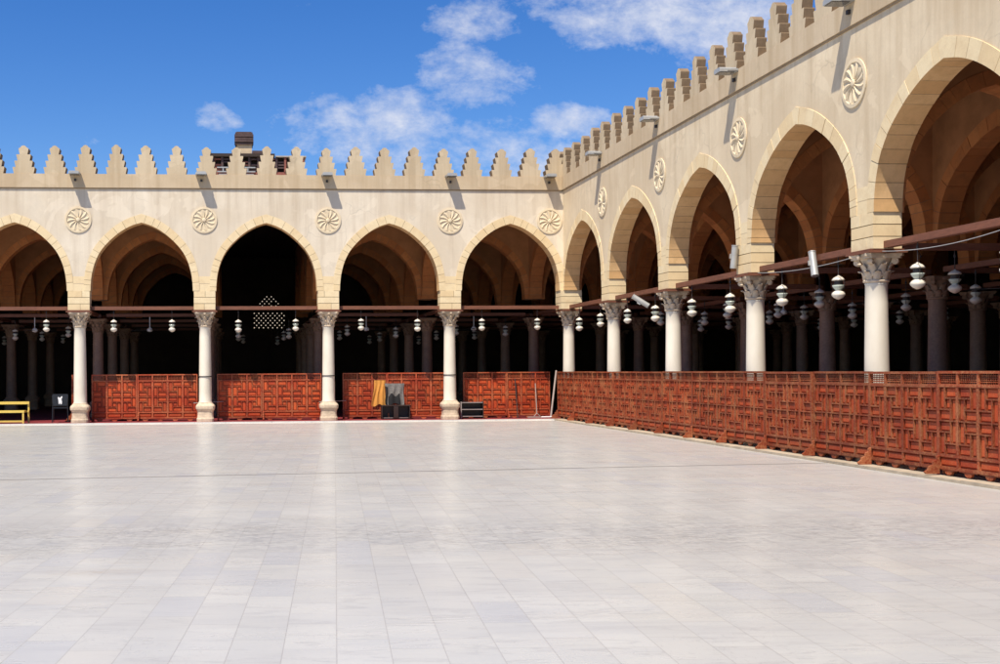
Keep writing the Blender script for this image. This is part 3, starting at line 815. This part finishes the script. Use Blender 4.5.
# ------------------------------------------------------------------ wooden screens (fence panels)
CELL=.455
def screen_meshes(nc):
    """meshes of one free-standing panel, nc cells wide; local x 0..W, front -y, z from 0"""
    W=nc*CELL; H=1.42
    fr=MB(); fv=[]; bd=MB(); bv=[]; mo=MB(); mv=[]; la=MB(); lv=[]
    def add(mb,vals,fn,v=None):
        n=len(mb.f); fn(); vals.extend([random.random() if v is None else v]*(len(mb.f)-n))
    sw=.022
    # outer stiles and rails
    add(fr,fv,lambda:fr.box((0,-.03,.07),(.035,.03,H)))
    add(fr,fv,lambda:fr.box((W-.035,-.03,.07),(W-.002,.03,H)))
    for z0,z1,y in ((H-.035,H,.034),(H-.215,H-.175,.032),(.245,.275,.031),(.075,.115,.031)):
        add(fr,fv,lambda:fr.box((.0352,-y,z0),(W-.0352,y,z1)))
    for i in range(1,nc):
        x=i*CELL
        for z0,z1 in ((.1152,.2448),(.2752,H-.2152),(H-.1748,H-.0352)):
            add(fr,fv,lambda:fr.box((x-sw,-.027,z0),(x+sw,.027,z1)))
    # backing boards
    add(bd,bv,lambda:bd.box((.0352,.004,.1152),(W-.0352,.018,H-.2152)),.9)
    zl,zh=.275,H-.215
    rows=2; rh=(zh-zl)/rows
    G=.0095
    for i in range(nc):
        xa=i*CELL+(sw if i else .035); xb=(i+1)*CELL-(sw if i<nc-1 else .035)
        # base row
        add(bd,bv,lambda:bd.raised(xa+.012,xb-.012,.127,.233,.004,-.016,.018))
        for r in range(rows):
            za=zl+r*rh; u=(xb-xa)/3; w=rh/3
            mx=(i%2==1); mz=(r%2==1)
            rects=[(0,2,2,3),(2,3,1,3),(1,3,0,1),(0,1,0,2),(1,2,1,2)]
            for (a,b,c,d) in rects:
                if mx: a,b=3-b,3-a
                if mz: c,d=3-d,3-c
                X1,X2=xa+a*u,xa+b*u; Z1,Z2=za+c*w,za+d*w
                if (b-a)==1 and (d-c)==1:      # centre: joined strip, split in two narrow ones
                    pass
                add(bd,bv,lambda:bd.raised(X1+G+.010,X2-G-.010,Z1+G+.010,Z2-G-.010,.004,-.010,.012))
                v=random.random()
                for q in (((X1,X2),(Z2-G,Z2)),((X1,X2),(Z1,Z1+G)),((X1,X1+G),(Z1+G,Z2-G)),((X2-G,X2),(Z1+G,Z2-G))):
                    add(mo,mv,lambda:mo.box((q[0][0],-.030,q[1][0]),(q[0][1],.0,q[1][1])),v)
        add(mo,mv,lambda:mo.box((xa,-.031,zl+rh-.009),(xb,.001,zl+rh+.009)))
        # turned-spindle lattice
        za,zb=H-.1748,H-.0352
        for k in range(1,9):
            x=xa+(xb-xa)*k/9
            add(la,lv,lambda:la.tube((x,0,za),(x,0,zb),.0055,5,cap=False))
        for k in range(1,5):
            z=za+(zb-za)*k/5
            add(la,lv,lambda:la.tube((xa,0,z),(xb,0,z),.005,5,cap=False))
            for kk in range(1,9):
                x=xa+(xb-xa)*kk/9
                add(la,lv,lambda:la.box((x-.010,-.010,z-.008),(x+.010,.010,z+.008)))
        # scalloped apron: little hanging cusps
        c=(xa+xb)/2
        poly=[(xa,.0752),(xa,.06),(c-.09,.055),(c-.07,.02),(c-.035,.0),(c+.035,.0),(c+.07,.02),(c+.09,.055),(xb,.06),(xb,.0752)]
        add(fr,fv,lambda:fr.prism(poly,-.02,.015))
    return W,(fr,fv),(bd,bv),(mo,mv),(la,lv)
def foot_piece():
    mb=MB(); 
    prof=[(y_*.8,z_*.72) for y_,z_ in [(0,0),(-.24,0),(-.27,.04),(-.20,.09),(-.19,.14),(-.12,.17),(-.11,.24),(-.05,.27),(-.05,.33),(0,.36)]]
    vs=[(-.02,y,z) for y,z in prof]+[(.02,y,z) for y,z in prof]; n=len(prof)
    mb.add(vs,[tuple(range(n)),tuple(range(2*n-1,n-1,-1))]+[(i,n+i,n+(i+1)%n,(i+1)%n) for i in range(n)])
    return mb,[.6]*len(mb.f)
def make_screen(nc,bm,mm):
    W,fr,bd,mo,la=screen_meshes(nc)
    return W,{'frame':mesh_of(fr,'frame',mm),'panelling':mesh_of(bd,'panelling',bm),'moulding':mesh_of(mo,'moulding',mm),'lattice':mesh_of(la,'lattice',mm)}
foot_r=mesh_of(foot_piece(),'foot',[M['redmould']]); foot_b=mesh_of(foot_piece(),'foot',[M['brownmould']])
sc_r={n:make_screen(n,M['redboard'],M['redmould']) for n in (3,4)}
sc_b={n:make_screen(n,M['brownboard'],M['brownmould']) for n in (4,)}
def put_screen(S_,foot,x,y,rz,label,group,z=FL,tilt=0):
    W,ms=S_
    r=empty('wooden_screen',(x,y,z),rz); r.rotation_euler=(tilt,0,rz); tag(r,label,'screen',group)
    for nme in ('frame','panelling','moulding','lattice'): link_mesh(nme,ms[nme],r)
    link_mesh('foot',foot,r,(.03,-.03,0)); 
    b=link_mesh('foot',foot,r,(.03,.03,0),pi)
    return r
YF=36.78
def Xat(px,Y): 
    u=(px-335)/1200; c,s=cos(YAW),sin(YAW); return Y*(u*c+s)/(c-u*s)
gb='carved red screens between the far columns'
# far fence: pixel-derived bay positions turned into metres once, panels butted
plan=[(Xat(91.5,YF),(3,4),'between the first and second columns'),(Xat(217,YF),(3,4),'in front of the nave'),(Xat(342.5,YF),(3,4),'between the third and fourth columns'),(Xat(463,YF),(3,3),'between the fourth column and the corner')]
for x,ns,l in plan:
    for k,nc in enumerate(ns):
        put_screen(sc_r[nc],foot_r,x,YF+random.uniform(-.015,.015),random.uniform(-.006,.006),'carved red wooden screen %s, %s panel'%(l,['left','right'][k] ),gb)
        x+=nc*CELL+.006
# right fence
XF=9.615; y=36.05; k=0
while y>7.5:
    d=random.uniform(-.018,.018)
    put_screen(sc_b[4],foot_b,XF+random.uniform(-.012,.012),y,-pi/2+random.uniform(-.008,.008),'sun-worn carved wooden screen, %s from the far corner along the right arcade'%(['first','second','third','fourth','fifth','sixth','seventh','eighth','ninth','tenth','eleventh','twelfth','thirteenth','fourteenth','fifteenth','sixteenth'][k]),'carved screens along the right arcade',FL+random.uniform(0,.012),random.uniform(-.012,.012))
    y-=4*CELL+.01; k+=1
# stray panel end-on beside the left column
put_screen(sc_r[3],foot_r,-5.15,Y0+.75,pi/2+.04,'carved red screen turned end-on beside the black chair',gb)

# ------------------------------------------------------------------ small things by the far arcade
# black plastic chair, seen from its back
def chair():
    Yc=Y0+.15; x=Xat(60,Yc)
    r=empty('chair',(x,Yc,FL),.12); tag(r,'black chair with a white mark on its backrest, left of the first column','chair')
    mb=MB(); mb.box((-.22,-.02,.42),(.22,.42,.455)); mb.build('seat',M['black'],r)
    mb=MB(); poly=[(-.20,.50),(.20,.50),(.235,.80),(.22,.85),(-.22,.85),(-.235,.80)]
    mb.prism(poly,-.06,-.03); b=mb.build('backrest',M['black'],r)
    mb=MB(); mb.prism([(-.07,.74),(-.05,.77),(-.01,.735),(.05,.79),(.07,.76),(.035,.70),(.055,.62),(.045,.55),(.015,.545),(.0,.60),(-.015,.545),(-.045,.56),(-.05,.67)],-.064,-.0602); mb.build('emblem',M['white_paint'],b)
    for sx in (-1,1):
        mb=MB(); mb.tube((sx*.235,-.10,0),(sx*.215,-.03,.50),.014); mb.tube((sx*.215,-.03,.50),(sx*.225,-.045,.80),.013); mb.build('leg',M['black'],r)
        mb=MB(); mb.tube((sx*.21,.42,0),(sx*.20,.38,.42),.014); mb.build('leg',M['black'],r)
chair()
def bench():
    Yc=Y0+.0; x1=Xat(28,Yc)
    r=empty('bench',(x1-.9,Yc,0)); tag(r,'low yellow wooden bench at the left edge of the courtyard','bench')
    L=.9
    mb=MB(); mb.box((-L,-.22,.36),(L-.08,.12,.42)); mb.build('seat',M['yellow'],r)
    mb=MB(); mb.box((-L,.16,.60),(L,.20,.68)); mb.build('backrest',M['yellow'],r)
    mb=MB(); mb.box((-L,-.20,.08),(L-.12,-.16,.13)); mb.build('stretcher',M['yellow'],r)
    for sx in (-L,L-.14):
        mb=MB(); mb.box((sx,-.21,.0),(sx+.05,-.161,.36)); mb.build('leg',M['yellow'],r)
    for sx in (-L,L-.05):
        mb=MB(); mb.box((sx,.201,FL),(sx+.05,.25,.68)); mb.box((sx,.10,.36),(sx+.05,.2005,.415)); mb.build('leg',M['yellow'],r)
bench()
def shelf():
    Yc=Y0+.12; x0=Xat(460.5,Yc); x1=Xat(483.5,Yc); W=x1-x0
    r=empty('shelf_unit',((x0+x1)/2,Yc,FL)); tag(r,'low dark shoe shelf with pale edges right of the fourth column','shelf')
    mb=MB(); mb.box((-W/2,.26,.04),(W/2,.28,.5)); mb.build('back_panel',M['darkwood'],r)
    for sx in (-1,1):
        mb=MB(); mb.box((sx*W/2,0,0),(sx*(W/2-.03),.259,.52)); mb.build('side_panel',M['greyedge'] if sx<0 else M['darkwood'],r)
    for z in (.06,.27,.48):
        mb=MB(); mb.box((-W/2+.031,.012,z),(W/2-.031,.259,z+.022)); s=mb.build('shelf',M['darkwood'],r)
        mb=MB(); mb.box((-W/2+.031,-.002,z),(W/2-.031,.011,z+.026)); mb.build('edge_strip',M['greyedge'],s)
shelf()
def cabinet():
    Yc=YF-.36; x0=Xat(381.5,Yc); x1=Xat(410,Yc); W=x1-x0
    r=empty('cabinet',((x0+x1)/2,Yc,FL)); tag(r,'low open dark wooden cabinet under the hanging cloths','cabinet')
    mb=MB(); mb.box((-W/2,.27,.03),(W/2,.29,.43)); mb.box((-W/2,0,.40),(W/2,.269,.43)); mb.box((-W/2,0,.03),(W/2,.269,.055)); mb.build('case',M['darkwood'],r)
    for x in (-W/2,W/2-.025):
        mb=MB(); mb.box((x,-.002,0),(x+.025,.268,.399)); mb.build('side_panel',M['darkwood'],r)
    mb=MB(); mb.box((-.07,.005,.056),(.07,.03,.399)); mb.build('post',M['darkwood'],r)
    for s in (-1,1):
        mb=MB(); mb.box((s*.1,-.012,.035),(s*(W/2-.06),-.0025,.05)); mb.build('strip',M['greyedge'],r)
cabinet()
def cloth(name,x0,x1,z0,mats,label,cat,kind):
    """cloth folded over the top of the screen, hanging with folds"""
    mb=MB(); nx,nz=22,16; ztop=1.0 if kind else 1.10; W=x1-x0
    vs=[]
    for j in range(nz+1):
        f=j/nz
        for i in range(nx+1):
            u=i/nx
            x=x0+W*u+ (.02*sin(f*5+u*3)) - (.07*f*(1-u) if kind==0 else .03*f*(1-2*u)*-1)
            z=ztop+.16*(0)-(ztop-z0)*f*(1+.05*sin(u*9)) - (.05*abs(sin(u*pi*2))*(1-f) if f>0 else .0)
            y=-.055-.022*sin(u*17+f*2.0)*min(1,.35+f)-.02*f
            vs.append((x,y,z))
    fs=[];mi=[]
    n=nx+1
    for j in range(nz):
        for i in range(nx):
            fs.append((j*n+i,(j+1)*n+i,(j+1)*n+i+1,j*n+i+1))
            u=(i+.5)/nx; f=(j+.5)/nz
            mi.append(1 if (kind==1 and f>.52+.10*sin(u*14) and .16<u<.80) or (kind==1 and (.02<u<.12) and f>.15) else 0)
    m=len(vs); back=[(x,y+.008,z) for x,y,z in vs]
    mb.v=vs+back
    for f,k in zip(fs,mi): mb.f.append(list(f)); mb.m.append(k); mb.sm.append(True)
    for f,k in zip(fs,mi): mb.f.append([m+q for q in f[::-1]]); mb.m.append(k); mb.sm.append(True)
    # hanging cord loop over the top rail
    o=mb.build(name,mats); o.location=(0,0,0)
    for v in o.data.vertices: v.co.y+=YF; v.co.z+=FL+.09
    tag(o,label,cat)
cloth('orange_cloth',Xat(373.8,YF),Xat(385.2,YF),.33,[M['orange']],'orange cloth hanging on the red screen beside the grey garment','cloth',0)
cloth('grey_garment',Xat(384.3,YF),Xat(404,YF),.36,[M['greycloth'],M['blackcloth']],'crumpled grey and black garment hanging on the red screen','garment',1)
# poles
def pole(name,p,q,r,m,label,cat='pole'):
    mb=MB(); mb.tube(p,q,r,10); return tag(mb.build(name,m),label,cat)
Yp=YF-.25
pole('pole',(Xat(550.5,Yp-.2),Yp-.2,FL),(Xat(556.3,YF-.06),YF-.06,1.50),.030,M['pole'],'thick pale pole leaning in the far corner against the screens')
pole('pole',(Xat(517.5,Yp),Yp,FL),(Xat(515,YF-.06),YF-.06,1.25),.017,M['iron'],'thin dark pole leaning on the far screen')
sq=empty('squeegee',(Xat(536.5,Yp),Yp,FL)); tag(sq,'floor squeegee with a pale handle leaning on the far screen','squeegee')
mb=MB(); mb.tube((0,-.02,.12),(0,.16,1.06),.015,8); mb.build('handle',M['pole'],sq)
mb=MB(); mb.tube((0,-.02,.14),(-.10,-.04,.04),.012,6); mb.tube((0,-.02,.14),(.10,-.04,.04),.012,6); mb.box((-.30,-.055,.0),(.30,-.025,.045)); mb.build('blade',M['pole'],sq)
pole('pole',(Xat(541,Yp-.3),Yp-.32,FL+.03),(Xat(553,Yp-.3),Yp-.3,FL+.03),.022,M['white_paint'],'short white pole lying on the floor beside the squeegee')
# wires tied from the columns to the screens
for px,l in ((204.4,'second'),(329.2,'third')):
    x=Xat(px,Y0); mb=MB(); mb.tube((x-.32,Y0-.2,.60),(x+.55,YF-.06,.62),.010,6); tag(mb.build('metal_rod',M['grey_metal']),'thin metal rod across the %s pale column of the far arcade'%l,'rod')

# ------------------------------------------------------------------ ruined clerestory on the far roof
def turret():
    Yt=40.2; x0=Xat(213,Yt); x1=Xat(306,Yt); W=x1-x0; zr=7.2
    r=empty('roof_lantern',((x0+x1)/2,Yt,zr)); tag(r,'weathered brick and timber structure on the roof behind the far battlements','rooftop structure')
    h=W/2
    mb=MB(); mb.box((-h,0,0),(h,2.2,1.0)); mb.build('base_wall',M['brick'],r)
    for k in range(11):
        x=-h+.05+(2*h-.1)*k/10
        mb=MB(); mb.box((x-.035,-.02,1.001),(x+.035,.1,1.50)); mb.build('post',M['brick'] if k in (3,8,10) else M['turretwood'],r)
    for k in range(10):
        x=-h+.05+(2*h-.1)*k/10
        if k in (8,): continue
        mb=MB()
        for q in range(5):
            z=1.03+q*.093
            if (k+q)%4!=3: mb.box((x+.037,.02,z),(x+.037+.23,.06,z+.05))
        mb.box((x+.04,.061,1.01),(x+.07,.07,1.49)); mb.box((x+.04,.055,1.03),(x+.06,.0625,1.47)); mb.build('louvre',M['turretwood'] if k%3 else M['brick'],r)
    for a,b in ((-h+.18,-h+.62),(-h+1.0,-h+1.45)):
        mb=MB(); mb.box((a,-.06,1.12),(b,-.021,1.16)); mb.box((a,-.06,.98),(b,-.021,1.02)); mb.box((a+.18,-.055,1.021),(a+.22,-.021,1.119)); mb.build('window_frame',M['grey_metal'],r)
        mb=MB(); mb.box((a+.05,-.05,.80),(b-.05,-.003,.93)); mb.build('shutter',M['greyedge'],r)
    mb=MB(); mb.box((-h,.2,1.001),(h-.9,2.1,1.50)); mb.box((h-1.0,.2,1.001),(h,2.1,1.50)); mb.build('core',M['ceil'],r)
    mb=MB(); mb.box((-h-.06,-.10,1.501),(h-1.0,2.2,1.60)); mb.build('roof_boards',M['ceil'],r)
    mb=MB(); mb.box((-h+1.35,-.08,1.601),(-h+1.95,.8,1.70)); mb.build('timber_stack',M['turretwood'],r)
    mb=MB(); mb.box((h-.98,-.06,1.501),(h+.05,2.1,1.54)); mb.build('roof_boards',M['roof'],r)
    mb=MB(); mb.box((-h+.84,.0,1.601),(-h+1.34,.5,1.90)); mb.build('chimney_base',M['tan'],r)
    c=MB()
    for q in range(5): 
        e=.025*(q%2)+.015*(q==2); c.box((-h+.79-e,-.05-e,1.902+q*.088),(-h+1.37+e,.56+e,1.902+q*.088+(.080 if q%2 else .06)))
        c.box((-h+.83,-.01,1.902+q*.088+.05),(-h+1.33,.52,1.902+q*.088+.0875))
    c.build('chimney',M['turretwood'],r)
turret()

# ------------------------------------------------------------------ light, sky
sd=Vector((-.36,-.48,1.10)).normalized(); el=math.asin(sd.z); az=math.atan2(sd.x,sd.y)
sun=bpy.data.lights.new('sun','SUN'); sun.energy=5.0; sun.angle=R(.53); sun.color=(1,.93,.81)
so=bpy.data.objects.new('sun',sun); C.objects.link(so); so.rotation_euler=(-sd).to_track_quat('-Z','Y').to_euler(); so.location=(-10,-10,30)
w=bpy.data.worlds.new('World'); S.world=w; w.use_nodes=True
t=NT(w.node_tree); bg=t.n['Background']
sky=t.new('ShaderNodeTexSky'); sky.sky_type='NISHITA'; sky.sun_disc=False; sky.sun_elevation=el; sky.sun_rotation=az
sky.altitude=600; sky.air_density=1.0; sky.dust_density=.15; sky.ozone_density=4.0
hs=t.new('ShaderNodeHueSaturation'); hs.inputs['Saturation'].default_value=1.33; hs.inputs['Value'].default_value=1.0; hs.inputs['Hue'].default_value=.513
t.link(sky.outputs[0],hs.inputs['Color'])
tc=t.new('ShaderNodeTexCoord'); sp=t.new('ShaderNodeSeparateXYZ'); t.link(tc.outputs['Generated'],sp.inputs[0])
yy=t.math('MAXIMUM',sp.outputs[1],.05)
P_=t.math('DIVIDE',sp.outputs[0],yy); Q_=t.math('DIVIDE',sp.outputs[2],yy)
cb=t.new('ShaderNodeCombineXYZ'); t.link(P_,cb.inputs[0]); t.link(Q_,cb.inputs[1])
# cloud banks by compass direction and height: (azimuth tangent, elevation tangent, half width, half height, weight)
def pq(x,y): 
    u=(x-335)/1200; v=(371-y)/1200; c,s=cos(YAW),sin(YAW); return (u*c+s)/(c-u*s), v/(c-u*s)
best=None
for (x,y,rx,ry,wt) in [(470,150,95,32,1.0),(400,120,62,30,1.0),(345,130,62,30,.85),(300,118,26,14,.4),(545,168,60,26,1.05),(575,124,42,17,.9),(700,8,150,52,1.15),(610,18,70,34,.85),(482,22,50,22,.85),(468,72,42,30,.42),(470,95,30,16,.3),(222,115,20,13,.65),(545,12,34,16,.6),(760,34,90,56,1.15),(100,-140,200,60,.9),(900,60,160,90,.9)]:
    p0,q0=pq(x,y); rx/=1200; ry/=1200
    dx=t.math('MULTIPLY',t.math('SUBTRACT',P_,p0),1/rx); dy=t.math('MULTIPLY',t.math('SUBTRACT',Q_,q0),1/ry)
    g=t.math('MULTIPLY',t.math('SUBTRACT',1,t.math('ADD',t.math('MULTIPLY',dx,dx),t.math('MULTIPLY',dy,dy))),wt)
    g=t.math('MAXIMUM',g,-1)
    best=g if best is None else t.math('MAXIMUM',best,g)
n1=t.noise(t.mapping(cb.outputs[0],(13,19,1)),1.0,10,.66,.15); n2=t.noise(t.mapping(cb.outputs[0],(40,60,1)),1.0,8,.68,.1)
dens=t.math('ADD',t.math('MULTIPLY',best,.55),t.math('ADD',t.math('MULTIPLY_ADD',n1,2.9,-1.36),t.math('MULTIPLY_ADD',n2,1.0,-.5)))
dens=t.ramp(dens,[(0,0),(.25,.24),(.65,.58),(1,.82)])
shade=t.ramp(n2,[(.3,0),(.7,1)])
ccol=t.mix(shade,(4.0,4.5,5.8),(6.0,6.1,6.6))
out=t.mix(dens,hs.outputs[0],ccol)
t.link(out,bg.inputs['Color']); bg.inputs['Strength'].default_value=.10

# ------------------------------------------------------------------ camera
cam=bpy.data.cameras.new('camera'); co=bpy.data.objects.new('camera',cam); C.objects.link(co)
cam.sensor_width=36; cam.lens=43.2; cam.shift_x=.165; cam.shift_y=.039; cam.clip_end=3000; cam.clip_start=.1
co.matrix_world=Matrix.Translation((0,0,1.53))@Matrix.Rotation(-YAW,4,'Z')@Matrix.Rotation(pi/2,4,'X')@Matrix.Rotation(-.0064,4,'Z')
S.camera=co
S.view_settings.view_transform='Standard'; S.view_settings.look='None'; S.view_settings.gamma=1; S.view_settings.exposure=0.48
S.view_settings.use_curve_mapping=False
S.cycles.max_bounces=8; S.cycles.diffuse_bounces=4
